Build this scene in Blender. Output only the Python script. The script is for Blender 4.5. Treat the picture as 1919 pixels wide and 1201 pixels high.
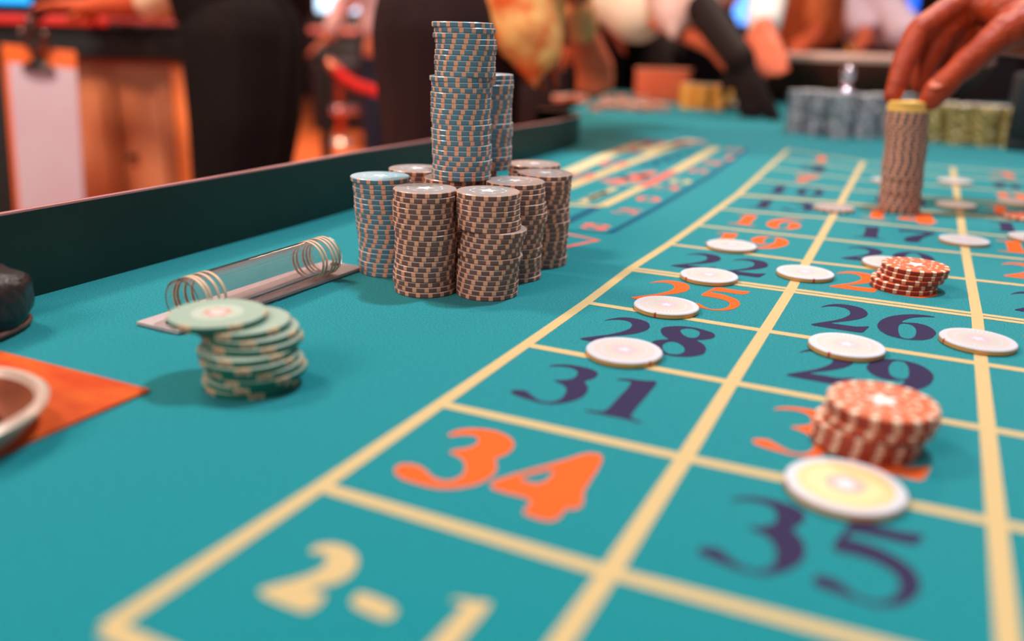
import bpy, bmesh, math, random
from mathutils import Vector, Matrix
random.seed(7)
for o in list(bpy.data.objects): bpy.data.objects.remove(o)
S=bpy.context.scene; COL=S.collection
V=Vector
# ---------------------------------------------------------------- camera
FPX=1611.93; CAM=V((.17585,-.21926,.15332)); PITCH,YAW,ROLL=.31440,-.43390,.02850
_cy,_sy,_cp,_sp=math.cos(YAW),math.sin(YAW),math.cos(PITCH),math.sin(PITCH)
FW=V((_sy*_cp,_cy*_cp,-_sp)); _r=V((_cy,-_sy,0)); _u=_r.cross(FW)
RT=_r*math.cos(ROLL)+_u*math.sin(ROLL); UP=_u*math.cos(ROLL)-_r*math.sin(ROLL)
cd=bpy.data.cameras.new('camera'); cam=bpy.data.objects.new('camera',cd); COL.objects.link(cam)
cam.matrix_world=Matrix.Translation(CAM)@Matrix((RT,UP,-FW)).transposed().to_4x4()
cd.sensor_width=36; cd.lens=FPX/1919*36; cd.clip_start=.01; cd.clip_end=60
cd.dof.use_dof=True; cd.dof.focus_distance=.53; cd.dof.aperture_fstop=3.0
S.camera=cam
# ---------------------------------------------------------------- light, world, exposure
S.view_settings.view_transform='Standard'; S.view_settings.look='None'
S.view_settings.gamma=1; S.view_settings.use_curve_mapping=False; S.view_settings.exposure=0.0
W=bpy.data.worlds.new('world'); S.world=W; W.use_nodes=True
bg=W.node_tree.nodes['Background']; bg.inputs[0].default_value=(.95,.88,.86,1); bg.inputs[1].default_value=.30
def lamp(name,loc,aim,power,size,col,kind='DISK'):
    d=bpy.data.lights.new(name,'AREA'); d.shape=kind; d.size=size; d.energy=power; d.color=col
    o=bpy.data.objects.new(name,d); COL.objects.link(o); o.location=loc
    o.rotation_euler=(V(aim)-V(loc)).to_track_quat('-Z','Y').to_euler(); return o
lamp('table_lamp',(.27,.95,2.1),(0,.35,0),42,.16,(.96,.98,1))
lamp('pit_lamp',(-.25,3.0,2.0),(-.1,1.8,0),34,.5,(1,.80,.62))
lamp('cabinet_fill',(-1.5,.3,1.9),(-1.9,1.7,0),68,.5,(1,.80,.64))  # added fill, lights the cabinet and clipboard from in front
lamp('front_fill',(-.8,-1.6,1.5),(0,.4,0),29,1.0,(1,.86,.76))  # added fill from behind the camera, brightens the chip sides
lamp('floor_lamp_far',(-4.2,5.0,2.0),(-4.2,6.0,-.8),160,.8,(1,.66,.42))
# ---------------------------------------------------------------- helpers
def ray(x,y): return FW+RT*((x-959.5)/FPX)-UP*((y-600.5)/FPX)
def g(x,y,z=0.):
    d=ray(x,y); return CAM+d*((z-CAM.z)/d.z)
def at(x,y,d): return CAM+ray(x,y)*d
def lin(c): return tuple((v/255/12.92 if v/255<=.04045 else ((v/255+.055)/1.055)**2.4) for v in c)
MATS={}
def mat(name,rgb,rough=.6,metal=0.,spec=.5,noise=0.,nscale=40.,bump=0.,bscale=300.,rgb2=None,coat=0.,sheen=0.,emit=0.,trans=0.,ior=1.45,bdist=.0006,stretch=None):
    if name in MATS: return MATS[name]
    m=bpy.data.materials.new(name); m.use_nodes=True; nt=m.node_tree; b=nt.nodes['Principled BSDF']
    c=lin(rgb)+(1,)
    b.inputs['Base Color'].default_value=c; b.inputs['Roughness'].default_value=rough; b.inputs['Metallic'].default_value=metal
    b.inputs['Specular IOR Level'].default_value=spec; b.inputs['Coat Weight'].default_value=coat; b.inputs['Sheen Weight'].default_value=sheen
    b.inputs['Transmission Weight'].default_value=trans; b.inputs['IOR'].default_value=ior
    if emit: b.inputs['Emission Color'].default_value=c; b.inputs['Emission Strength'].default_value=emit
    if noise or bump:
        tc=nt.nodes.new('ShaderNodeTexCoord'); mp=nt.nodes.new('ShaderNodeMapping'); nt.links.new(tc.outputs['Object'],mp.inputs[0])
        if stretch: mp.inputs['Scale'].default_value=stretch
    if noise:
        n=nt.nodes.new('ShaderNodeTexNoise'); n.inputs['Scale'].default_value=nscale; n.inputs['Detail'].default_value=5
        nt.links.new(mp.outputs[0],n.inputs['Vector'])
        r=nt.nodes.new('ShaderNodeValToRGB'); r.color_ramp.elements[0].position=.5-.5*noise; r.color_ramp.elements[1].position=.5+.5*noise
        r.color_ramp.elements[0].color=(lin(rgb2) if rgb2 else tuple(v*.6 for v in c[:3]))+(1,); r.color_ramp.elements[1].color=c
        nt.links.new(n.outputs['Fac'],r.inputs[0]); nt.links.new(r.outputs[0],b.inputs['Base Color'])
    if bump:
        n=nt.nodes.new('ShaderNodeTexNoise'); n.inputs['Scale'].default_value=bscale; n.inputs['Detail'].default_value=4
        nt.links.new(mp.outputs[0],n.inputs['Vector']); bu=nt.nodes.new('ShaderNodeBump'); bu.inputs['Strength'].default_value=bump; bu.inputs['Distance'].default_value=bdist
        nt.links.new(n.outputs['Fac'],bu.inputs['Height']); nt.links.new(bu.outputs[0],b.inputs['Normal'])
    MATS[name]=m; return m
def tag(o,label=None,cat=None,group=None,kind=None):
    if label: o['label']=label
    if cat: o['category']=cat
    if group: o['group']=group
    if kind: o['kind']=kind
    return o
def link(name,me,parent=None,loc=None):
    o=bpy.data.objects.new(name,me); COL.objects.link(o)
    if parent: o.parent=parent
    if loc is not None: o.location=loc
    return o
def empty(name,loc=(0,0,0),rz=0):
    o=bpy.data.objects.new(name,None); COL.objects.link(o); o.location=loc; o.rotation_euler=(0,0,rz); o.empty_display_size=.05; return o
def mesh(name,bm,m,smooth=False):
    me=bpy.data.meshes.new(name); bm.normal_update(); bm.to_mesh(me); bm.free()
    for x in (m if isinstance(m,(list,tuple)) else [m]): me.materials.append(x)
    if smooth:
        for p in me.polygons: p.use_smooth=True
        me.set_sharp_from_angle(angle=math.radians(38))
    return me
def box(bm,c,s,rot=None,bev=0.):
    r=bmesh.ops.create_cube(bm,size=1,matrix=Matrix.Translation(V(c))@(rot.to_4x4() if rot else Matrix())@Matrix.Diagonal((*s,1)))
    if bev:
        es=list({e for v in r['verts'] for e in v.link_edges}); bmesh.ops.bevel(bm,geom=es,offset=bev,segments=2,affect='EDGES',profile=.6)
def boxo(name,c,s,m,parent=None,rot=None,bev=0.):
    bm=bmesh.new(); box(bm,c,s,rot,bev); return link(name,mesh(name,bm,m,bev>0),parent)
def lathe(bm,prof,n=48,mi=None):
    rings=[]
    for k in range(n):
        a=2*math.pi*k/n; rings.append([bm.verts.new((r*math.cos(a),r*math.sin(a),z)) for r,z in prof])
    for k in range(n):
        A,B=rings[k],rings[(k+1)%n]
        for i in range(len(prof)-1):
            if prof[i][0]<1e-7 and prof[i+1][0]<1e-7: continue
            f=bm.faces.new((A[i],B[i],B[i+1],A[i+1]))
            if mi: f.material_index=mi[i]
    bmesh.ops.remove_doubles(bm,verts=bm.verts,dist=1e-7)
def capsule(bm,a,b,ra,rb,seg=14):
    a,b=V(a),V(b); d=b-a; L=d.length
    q=(d.to_track_quat('Z','Y').to_matrix().to_4x4() if L>1e-9 else Matrix())
    prof=[(ra*math.sin(t),-ra*math.cos(t)) for t in [math.pi/2*i/4 for i in range(5)]]+[(rb*math.cos(t),L+rb*math.sin(t)) for t in [math.pi/2*i/4 for i in range(5)]]
    M=Matrix.Translation(a)@q; rings=[]
    prof[0]=(0,prof[0][1]); prof[-1]=(0,prof[-1][1])
    n0=bm.verts.new(M@V((0,0,prof[0][1]))); n1=bm.verts.new(M@V((0,0,prof[-1][1])))
    for r,z in prof[1:-1]: rings.append([bm.verts.new(M@V((r*math.cos(2*math.pi*k/seg),r*math.sin(2*math.pi*k/seg),z))) for k in range(seg)])
    for k in range(seg):
        j=(k+1)%seg; bm.faces.new((n0,rings[0][j],rings[0][k])); bm.faces.new((n1,rings[-1][k],rings[-1][j]))
        for i in range(len(rings)-1): bm.faces.new((rings[i][k],rings[i][j],rings[i+1][j],rings[i+1][k]))
def chain(bm,pts):
    for (a,ra),(b,rb) in zip(pts,pts[1:]): capsule(bm,a,b,ra,rb)
def remesh(name,bm,m,vox,parent=None,it=4):
    me=mesh(name,bm,m); o=bpy.data.objects.new(name,me); COL.objects.link(o)
    r=o.modifiers.new('r','REMESH'); r.mode='VOXEL'; r.voxel_size=vox
    s=o.modifiers.new('s','SMOOTH'); s.factor=.5; s.iterations=it
    dg=bpy.context.evaluated_depsgraph_get(); dg.update(); me2=bpy.data.meshes.new_from_object(o.evaluated_get(dg)); bpy.data.objects.remove(o)
    me2.name=name
    for p in me2.polygons: p.use_smooth=True
    if not me2.materials: me2.materials.append(m)
    return link(name,me2,parent)
def poly(loops,z,up=None):
    """flat printed shape: outer loop + holes, triangulated"""
    from mathutils.geometry import tessellate_polygon
    bm=bmesh.new(); vs=[[V((p[0],p[1],z)) for p in l] for l in loops]; flat=[bm.verts.new(p) for l in vs for p in l]
    for t in tessellate_polygon(vs):
        try:
            f=bm.faces.new([flat[i] for i in t])
            f.normal_update()
            if f.normal.z<0: f.normal_flip()
        except ValueError: pass
    return bm
def chaikin(l,n=2):
    for _ in range(n):
        o=[]
        for i,a in enumerate(l):
            b=l[(i+1)%len(l)]; o+=[(a[0]*.78+b[0]*.22,a[1]*.78+b[1]*.22),(a[0]*.22+b[0]*.78,a[1]*.22+b[1]*.78)]
        l=o
    return l
def strip(pts,w,z):
    bm=bmesh.new(); L=[];R=[]
    P=[V((p[0],p[1])) for p in pts]
    for i,p in enumerate(P):
        d=((P[min(i+1,len(P)-1)]-P[max(i-1,0)])).normalized(); n=V((-d.y,d.x))*w/2
        L.append(bm.verts.new((p.x+n.x,p.y+n.y,z))); R.append(bm.verts.new((p.x-n.x,p.y-n.y,z)))
    for i in range(len(P)-1):
        bm.faces.new((R[i],R[i+1],L[i+1],L[i]))
    return bm
ORD=['first','second','third','fourth','fifth','sixth','seventh','eighth','ninth','tenth','eleventh','twelfth','thirteenth','fourteenth','fifteenth','sixteenth','seventeenth','eighteenth','nineteenth','twentieth','twenty-first','twenty-second','twenty-third','twenty-fourth','twenty-fifth','twenty-sixth','twenty-seventh','twenty-eighth','twenty-ninth','thirtieth','thirty-first','thirty-second','thirty-third','thirty-fourth']
# ---------------------------------------------------------------- materials
FELT=mat('felt_teal',(8,150,158),.95,spec=.15,noise=.42,nscale=1000,rgb2=(0,92,104),bump=.5,bscale=1500,sheen=.12,bdist=.0005)
CREAM=mat('print_cream',(198,172,124),.95,spec=.1,bump=.4,bscale=1500,sheen=.05)
ORANGE=mat('print_orange',(222,96,42),.95,spec=.1,bump=.4,bscale=1500)
NAVY=mat('print_navy',(48,50,80),.95,spec=.1,bump=.4,bscale=1500,noise=.6,nscale=300,rgb2=(58,42,72))
DKLINE=mat('print_dark_teal',(28,84,110),.95,spec=.1)
REDP=mat('print_red',(206,104,92),.95,spec=.1)
RAILM=mat('rail_dark_green',(16,36,37),.42,spec=.35,noise=.7,nscale=9,rgb2=(24,52,44))
RTRIM_GLINT=mat('rail_trim',(196,128,128),.3,spec=.8)  # trim colour raised to hold the pink glint on the rail top
WOODD=mat('dark_wood',(60,30,20),.4,noise=.6,nscale=12,rgb2=(38,18,12))
# ---------------------------------------------------------------- setting
FZ=-.78
boxo('floor',(-1,4,FZ-.02),(16,14,.04),mat('carpet_orange',(214,110,48),.9,noise=.8,nscale=6,rgb2=(170,70,30)))['kind']='structure'
boxo('wall_back',(-1,11.05,1.1),(16,.1,3.8),mat('wall_dark',(70,34,34),.8,noise=.8,nscale=1.2,rgb2=(34,26,30)))['kind']='structure'
boxo('wall_left',(-9.05,4,1.1),(.1,14,3.8),MATS['wall_dark'])['kind']='structure'
# ---------------------------------------------------------------- roulette table
T=empty('roulette_table',(.3,1.0,FZ)); T['label']='long teal felt roulette table with cream betting grid and dark green rail'; T['category']='table'
def onT(o):
    o.parent=T; o.matrix_parent_inverse=Matrix.Translation(V((.3,1.0,FZ))).inverted(); return o
TP=[(-.30,-.62),(.72,-.62),(.72,3.04),(-.36,3.04),(-.38,2.66),(-.80,2.64),(-.60,1.75),(-.43,1.19),(-.345,1.13),(-.315,1.05),(-.306,.9),(-.30,.45)]
bm=bmesh.new(); top=[bm.verts.new((x,y,0)) for x,y in TP]; bm.faces.new(top); r=bmesh.ops.extrude_face_region(bm,geom=bm.faces[:])
for v in r['geom']:
    if isinstance(v,bmesh.types.BMVert): v.co.z=-.035
bmesh.ops.recalc_face_normals(bm,faces=bm.faces)
onT(link('felt_surface',mesh('felt_surface',bm,FELT)))
onT(boxo('table_body',(.22,1.21,-.16),(.92,3.6,.25),WOODD))
for x in (-.2,.6):
    for y in (-.45,2.85):
        bm=bmesh.new(); lathe(bm,[(0,0),(.05,0),(.05,.03),(.03,.06),(.035,.3),(.055,.46),(.055,.5),(0,.5)],20)
        o=link('leg',mesh('leg',bm,WOODD,True)); o.location=(x,y,FZ); onT(o)
# rail wall: follows the table's left edge, turns left round the corner
rp=[(-.290,-.62),(-.290,.1),(-.2905,.34),(-.294,.45),(-.302,.80),(-.305,.95),(-.312,1.03),(-.322,1.09),(-.342,1.135),(-.38,1.165),(-.43,1.178)]
def wallstrip(pts,w,z0,z1):
    bm=bmesh.new(); P=[V((p[0],p[1])) for p in pts]; rows=[]
    for i,p in enumerate(P):
        d=(P[min(i+1,len(P)-1)]-P[max(i-1,0)]).normalized(); n=V((-d.y,d.x))
        rows.append([bm.verts.new(v) for v in ((p.x,p.y,z0(p)),(p.x,p.y,z1(p)),(p.x+n.x*w,p.y+n.y*w,z1(p)),(p.x+n.x*w,p.y+n.y*w,z0(p)))])
    for a,b in zip(rows,rows[1:]):
        for i in range(4): bm.faces.new((a[i],b[i],b[(i+1)%4],a[(i+1)%4]))
    bm.faces.new(rows[0]); bm.faces.new(rows[-1][::-1]); bmesh.ops.recalc_face_normals(bm,faces=bm.faces); return bm
RH=lambda p: .0510 if p.y<.45 else max(.0425,.0510-(p.y-.45)*.013)
onT(link('rail',mesh('rail',wallstrip(rp,.010,lambda p:.0,RH),RAILM,True)))
onT(link('rail_trim',mesh('rail_trim',wallstrip(rp,.004,RH,lambda p:RH(p)+.0012),RTRIM_GLINT,True)))
# felt print: grid
A={0:(199,1178),1:(600,912),2:(825,757),3:(985,646),4:(1098,567),5:(1181,504),6:(1253.5,457.5),7:(1304.5,422),8:(1346,391),9:(1382,365),13:(1478,280)}
B={1:(1142,1073),2:(1283,858),3:(1371,717),4:(1433,620),5:(1481,544),6:(1512,490),7:(1537,447),8:(1558,410),9:(1575,380),13:(1618,303)}
C={2:(1868,980),3:(1851,804),4:(1839,682),5:(1831,591),6:(1819,524),7:(1810,475),8:(1803.6,435),9:(1799.5,402),13:(1785,314)}
G={}
for k,L in enumerate((A,B,C)):
    for n,p in L.items(): G[k,n]=g(*p).xy
G[2,1]=G[2,2]*2-G[2,3]
for k in (1,2): G[k,0]=G[k,1]+G[0,0]-G[0,1]
for k in (0,1,2):
    for n in (10,11,12): G[k,n]=G[k,9]+(G[k,13]-G[k,9])*(n-9)/4
for n in range(14): G[3,n]=G[2,n]*2-G[1,n]
PZ=.00012
def pr_(name,bm,m): return onT(link(name,mesh(name,bm,m)))
for k in range(4): pr_('printed_line',strip([G[k,n] for n in range(14)],.0066,PZ),CREAM)
for n in range(14):
    pts=[G[k,n] for k in range(4)]
    if n in (5,9):
        for s in (-1,1): pr_('printed_line',strip([p+V((0,s*.0035)) for p in pts],.0052,PZ+.00004),CREAM)
    else: pr_('printed_line',strip(pts,.0062 if n else .0066,PZ+.00004),CREAM)
# felt print: numbers
GL={"3b":[[[-0.133,0.165],[-0.115,0.244],[-0.059,0.296],[0.024,0.315],[0.098,0.27],[0.131,0.201],[0.133,0.113],[0.106,0.043],[0.141,0.0],[0.162,-0.082],[0.151,-0.183],[0.104,-0.261],[0.044,-0.309],[-0.023,-0.315],[-0.096,-0.311],[-0.14,-0.28],[-0.162,-0.23],[-0.147,-0.186],[-0.104,-0.172],[-0.059,-0.19],[-0.013,-0.237],[0.032,-0.245],[0.058,-0.224],[0.074,-0.166],[0.056,-0.092],[0.023,-0.033],[-0.013,-0.007],[-0.053,-0.0],[-0.05,0.034],[-0.009,0.085],[0.003,0.147],[-0.013,0.2],[-0.046,0.218],[-0.091,0.187],[-0.113,0.148]]],"4":[[[0.051,0.315],[0.089,0.324],[0.112,0.255],[0.131,-0.059],[0.145,-0.078],[0.16,-0.151],[0.145,-0.189],[0.12,-0.192],[0.125,-0.269],[0.11,-0.317],[0.071,-0.324],[0.017,-0.317],[0.009,-0.296],[0.01,-0.227],[-0.006,-0.197],[-0.137,-0.201],[-0.16,-0.172],[-0.158,-0.119],[0.001,0.212],[0.026,0.281]],[[-0.009,0.111],[-0.107,-0.074],[-0.006,-0.072]]],"2b":[[[-0.089,0.09],[-0.091,0.144],[-0.054,0.18],[-0.001,0.182],[0.049,0.151],[0.077,0.096],[0.085,0.041],[0.07,-0.017],[0.022,-0.074],[0.051,-0.081],[0.072,-0.067],[0.091,-0.096],[0.09,-0.169],[0.069,-0.182],[-0.053,-0.18],[-0.088,-0.161],[-0.064,-0.107],[-0.035,-0.059],[-0.011,-0.003],[-0.005,0.052],[-0.021,0.093],[-0.051,0.116],[-0.065,0.095]]],"-":[[[-0.069,0.028],[-0.054,0.044],[0.037,0.036],[0.067,0.016],[0.069,-0.03],[0.054,-0.044],[-0.041,-0.035],[-0.063,-0.014]]],"3":[[[-0.128,0.189],[-0.101,0.249],[-0.048,0.283],[0.032,0.29],[0.092,0.266],[0.115,0.22],[0.116,0.153],[0.086,0.087],[0.126,0.03],[0.145,-0.046],[0.145,-0.13],[0.116,-0.212],[0.069,-0.276],[0.014,-0.29],[-0.052,-0.276],[-0.107,-0.261],[-0.139,-0.239],[-0.145,-0.209],[-0.122,-0.186],[-0.09,-0.175],[-0.05,-0.217],[-0.003,-0.262],[0.041,-0.261],[0.067,-0.219],[0.074,-0.157],[0.059,-0.065],[0.024,-0.007],[-0.042,0.02],[0.001,0.053],[0.034,0.092],[0.035,0.16],[0.016,0.219],[-0.027,0.243],[-0.077,0.233]]],"5":[[[-0.07,0.288],[0.011,0.272],[0.077,0.266],[0.141,0.288],[0.115,0.176],[0.035,0.18],[-0.069,0.175],[-0.078,0.124],[-0.013,0.12],[0.052,0.083],[0.103,0.031],[0.132,-0.045],[0.134,-0.134],[0.11,-0.213],[0.072,-0.264],[0.022,-0.288],[-0.03,-0.278],[-0.078,-0.264],[-0.12,-0.261],[-0.14,-0.236],[-0.141,-0.198],[-0.121,-0.179],[-0.091,-0.175],[-0.058,-0.208],[-0.02,-0.257],[0.015,-0.264],[0.049,-0.244],[0.075,-0.192],[0.084,-0.12],[0.07,-0.053],[0.025,-0.009],[-0.038,0.01],[-0.116,0.003],[-0.098,0.129]]],"2":[[[-0.135,0.128],[-0.104,0.216],[-0.062,0.272],[-0.012,0.292],[0.04,0.284],[0.089,0.252],[0.119,0.167],[0.12,0.084],[0.092,0.004],[0.048,-0.066],[-0.011,-0.137],[-0.052,-0.185],[0.025,-0.181],[0.08,-0.18],[0.115,-0.157],[0.148,-0.124],[0.134,-0.21],[0.123,-0.291],[0.068,-0.292],[-0.011,-0.29],[-0.079,-0.29],[-0.148,-0.281],[-0.088,-0.19],[-0.03,-0.11],[0.012,-0.021],[0.035,0.066],[0.026,0.155],[-0.005,0.208],[-0.053,0.218],[-0.098,0.187]]],"6":[[[0.14,0.278],[0.093,0.297],[0.033,0.28],[-0.034,0.23],[-0.092,0.149],[-0.131,0.041],[-0.145,-0.085],[-0.128,-0.186],[-0.085,-0.266],[-0.027,-0.297],[0.028,-0.294],[0.084,-0.265],[0.123,-0.203],[0.145,-0.091],[0.136,-0.023],[0.105,0.049],[0.058,0.083],[0.011,0.07],[-0.028,0.048],[-0.025,0.085],[0.004,0.165],[0.055,0.23],[0.102,0.258]],[[-0.041,-0.014],[-0.016,0.039],[0.02,0.028],[0.04,-0.015],[0.051,-0.119],[0.042,-0.232],[0.017,-0.281],[-0.017,-0.273],[-0.036,-0.178]]],"8":[[[-0.14,0.122],[-0.147,0.185],[-0.115,0.241],[-0.065,0.282],[-0.001,0.298],[0.065,0.277],[0.115,0.245],[0.134,0.193],[0.128,0.134],[0.095,0.084],[0.058,0.058],[0.111,0.006],[0.14,-0.076],[0.147,-0.171],[0.118,-0.232],[0.079,-0.275],[0.023,-0.298],[-0.028,-0.292],[-0.095,-0.223],[-0.128,-0.143],[-0.122,-0.077],[-0.089,-0.036],[-0.059,-0.015],[-0.106,0.034]],[[-0.054,0.192],[-0.039,0.247],[-0.003,0.267],[0.042,0.241],[0.057,0.167],[0.053,0.1],[0.02,0.076],[-0.019,0.113]],[[-0.069,-0.137],[-0.06,-0.069],[-0.033,-0.038],[0.008,-0.066],[0.044,-0.126],[0.055,-0.202],[0.034,-0.258],[-0.008,-0.271],[-0.045,-0.222]]],"1":[[[-0.121,0.199],[-0.075,0.239],[-0.008,0.25],[0.054,0.287],[0.054,0.071],[0.055,-0.122],[0.057,-0.212],[0.069,-0.248],[0.119,-0.271],[0.122,-0.287],[0.057,-0.275],[-0.021,-0.277],[-0.084,-0.281],[-0.121,-0.28],[-0.122,-0.264],[-0.084,-0.255],[-0.052,-0.24],[-0.043,-0.175],[-0.045,-0.025],[-0.043,0.122],[-0.05,0.201],[-0.07,0.203],[-0.11,0.191]]]}
GL['9']=[[[-a,-b] for a,b in l] for l in GL['6']]
GL['7']=[[[-.13,.29],[-.12,.16],[-.10,.16],[-.08,.20],[.02,.20],[.09,.19],[.0,.05],[-.06,-.08],[-.08,-.2],[-.07,-.28],[-.02,-.30],[.03,-.27],[.04,-.15],[.06,-.02],[.11,.12],[.15,.24],[.15,.29]]]
GL['0']=[[[.14*math.cos(t),.29*math.sin(t)] for t in [2*math.pi*i/20 for i in range(20)]],[[.055*math.cos(t),.24*math.sin(t)] for t in [2*math.pi*i/20 for i in range(20)]]]
def bil(k,n,u,v): return G[k,n]*(1-u)*(1-v)+G[k+1,n]*u*(1-v)+G[k,n+1]*(1-u)*v+G[k+1,n+1]*u*v
def glyph(ch,k,n,cu,cv,m,sc=1.,z=PZ+.00003):
    ls=[chaikin(l,1 if ch in '14-' else 2) for l in GL[ch]]
    w=[[bil(k,n,cu+a*sc,cv+b*sc) for a,b in l] for l in ls]
    return pr_('printed_digit',poly(w,z),m)
REDS={1,3,5,7,9,12,14,16,18,19,21,23,25,27,30,32,34,36}
for r in range(1,13):
    for k in range(3):
        num=37-3*r+k; m=ORANGE if num in REDS else NAVY; s=str(num)
        if num==34: glyph('3b',0,1,.299,.532,m); glyph('4',0,1,.640,.529,m); continue
        if len(s)==2:
            glyph(s[0],k,r,.335,.50 if num==35 else .535,m); glyph(s[1],k,r,.658,.49 if num==35 else .54,m)
        else: glyph(s,k,r,.5,.53,m)
for k in range(3):
    glyph('2b',k,0,.301,.519,CREAM); glyph('-',k,0,.518,.469,CREAM); glyph('1',k,0,.75,.49,CREAM,.62)
# felt print: racetrack beyond the stacks
def pline(px,w,m,z=PZ): pr_('printed_line',strip([g(*p).xy for p in px],w,z),m)
pline([(1055,437),(1120,450),(1060,463)],.006,REDP); 
pline([(1143,437),(1230,390),(1330,330),(1400,280)],.007,DKLINE); pline([(1060,431),(1143,437)],.004,DKLINE); pline([(1060,417),(1120,388)],.011,DKLINE)
pline([(1128,386),(1200,352),(1262,322)],.012,CREAM,PZ+.00004); pline([(1262,322),(1343,276)],.016,CREAM,PZ+.00004); pline([(1058,383),(1128,387)],.010,CREAM,PZ+.00004)
pline([(1205,350),(1262,321)],.013,REDP,PZ+.00008)
pline([(1060,352),(1106,334),(1180,305),(1290,265)],.016,CREAM); pline([(1062,324),(1140,290),(1200,268)],.022,mat('print_ochre',(208,190,150),.95,spec=.1))
pline([(1135,343),(1240,348)],.008,CREAM); pline([(1200,285),(1300,262)],.03,MATS['print_ochre'])
def blob(px,w,h,m,ch,z=PZ+.00003):
    c=g(*px).xy; ls=[chaikin(l,1) for l in GL[ch]]
    pr_('printed_digit',poly([[c+V((a*w/.3,b*h/.6)) for a,b in l] for l in ls],z),m)
for i,(x,y,ch,m) in enumerate([(1115,425,'8',REDP),(1175,396,'5',REDP),(1215,373,'0',REDP),(1252,352,'3',REDP),(1275,340,'0',CREAM),(1310,320,'6',REDP),(1335,305,'8',REDP),(1366,296,'1',REDP),(1376,281,'0',REDP),(1309,267,'0',REDP)]):
    blob((x,y),.028,.028+.002*i,m,ch)
for x,y in ((1105,372),(1122,366),(1140,358)): blob((x,y),.024,.06,CREAM,'1')
for x,y in ((1155,337),(1190,333),(1205,326)): blob((x,y),.03,.06,REDP,'4')
for x,y in ((1150,306),(1085,330),(1175,282),(1200,272),(1225,268),(1280,268)): blob((x,y),.04,.06,REDP,'0')
for x,y in ((1222,308),(1245,300),(1262,295),(1285,288)): blob((x,y),.03,.06,DKLINE,'6')
# orange wooden inset panel at the near left
bm=bmesh.new(); box(bm,(-.268,-.11,.0008),(.300,.288,.0016),bev=.0006)
onT(link('inset_panel',mesh('inset_panel',bm,mat('orange_wood',(214,98,32),.55,noise=.5,nscale=26,rgb2=(186,44,10),coat=.0,spec=.25,bump=.12,bscale=120,stretch=(1,2.2,1)),True)))
# ---------------------------------------------------------------- chips
TH=.00327; R0=.0197
def chip_body(R,top=1):
    h=TH/2-.00001; b=.00055
    bm=bmesh.new(); lathe(bm,[(0,-h),(R-b,-h),(R,-h+b),(R,h-b),(R-b,h),(R-.0018,h),(0,h)],48,[0,0,0,1 if top>1 else 0,1,1]); bmesh.ops.recalc_face_normals(bm,faces=bm.faces); return bm
def spot_bm(bm,R,a0,a1,inw,off=.00005):
    h=TH/2-.00001; b=.00055
    prof=[(R-b+off*.7,-h+.00001),(R+off,-h+b),(R+off,h-b),(R-b+off*.7,h-.00001+off*.2)]
    if inw: prof+= [(R-b-inw,h+off*.35)]
    cols=[]
    for a in [a0+(a1-a0)*i/3 for i in range(4)]: cols.append([bm.verts.new((r*math.cos(a),r*math.sin(a),z)) for r,z in prof])
    for p,q in zip(cols,cols[1:]):
        for i in range(len(prof)-1): bm.faces.new((p[i],q[i],q[i+1],p[i+1])).material_index=1 if (inw>.001 and i>=2) else 0
def star_bm(r,z,n=5,inner=.45):
    return poly([[((r if i%2==0 else r*inner)*math.cos(math.pi/2+math.pi*i/n),(r if i%2==0 else r*inner)*math.sin(math.pi/2+math.pi*i/n)) for i in range(2*n)]],z)
def ring_bm(r0,r1,z,dash=0,n=48):
    bm=bmesh.new()
    segs=[(2*math.pi*i/n,2*math.pi*(i+1)/n) for i in range(n)] if not dash else [(2*math.pi*i/dash,2*math.pi*(i+.42)/dash) for i in range(dash)]
    for a,b in segs:
        m_=(a+b)/2
        for p,q in ((a,m_),(m_,b)): bm.faces.new([bm.verts.new((r*math.cos(t),r*math.sin(t),z)) for r,t in ((r0,p),(r1,p),(r1,q),(r0,q))])
    return bm
KIND={}
def chipkind(key,R,side,face,spot,nsp,wsp,inw,sep=False,faces=None):
    d={'R':R,'body':mesh('poker_chip',chip_body(R,2),[side,face],True),'sep':sep}
    if nsp:
        if sep:
            d['spots']=[]; b=bmesh.new(); spot_bm(b,R,-wsp/2,wsp/2,inw); d['spot']=mesh('edge_spot',b,spot,True); d['n']=nsp
        else:
            b=bmesh.new()
            for i in range(nsp): spot_bm(b,R,2*math.pi*i/nsp-wsp/2,2*math.pi*i/nsp+wsp/2,inw)
            d['spots']=mesh('edge_spots',b,spot,True)
    h=TH/2; d['prints']=[]
    for nm,b,m in (faces or []): d['prints'].append((nm,mesh(nm,b,m)))
    KIND[key]=d
WH=mat('print_white',(236,238,238),.4)
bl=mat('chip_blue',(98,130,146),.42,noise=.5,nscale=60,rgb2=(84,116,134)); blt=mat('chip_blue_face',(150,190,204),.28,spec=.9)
br=mat('chip_brown',(128,88,80),.42,noise=.5,nscale=60,rgb2=(112,72,66)); brt=mat('chip_brown_face_sheen',(176,160,156),.28,spec=.9)  # brown chip face paled so its colour carries the white sheen
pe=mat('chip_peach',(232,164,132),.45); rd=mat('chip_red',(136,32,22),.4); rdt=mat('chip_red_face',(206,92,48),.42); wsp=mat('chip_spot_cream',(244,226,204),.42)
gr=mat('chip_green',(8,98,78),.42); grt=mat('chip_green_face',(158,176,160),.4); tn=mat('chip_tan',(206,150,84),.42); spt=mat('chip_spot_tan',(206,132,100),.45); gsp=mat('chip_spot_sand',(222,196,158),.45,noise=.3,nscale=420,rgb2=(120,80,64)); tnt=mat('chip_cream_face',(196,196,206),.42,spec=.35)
yl=mat('chip_yellow',(255,198,104),.42)
pale=mat('inlay_pale_sheen',(172,166,166),.28,spec=.9); paleb=mat('inlay_blue',(160,196,210),.28,spec=.9)  # pale inlay of the brown chips lightened in colour for sheen
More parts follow.
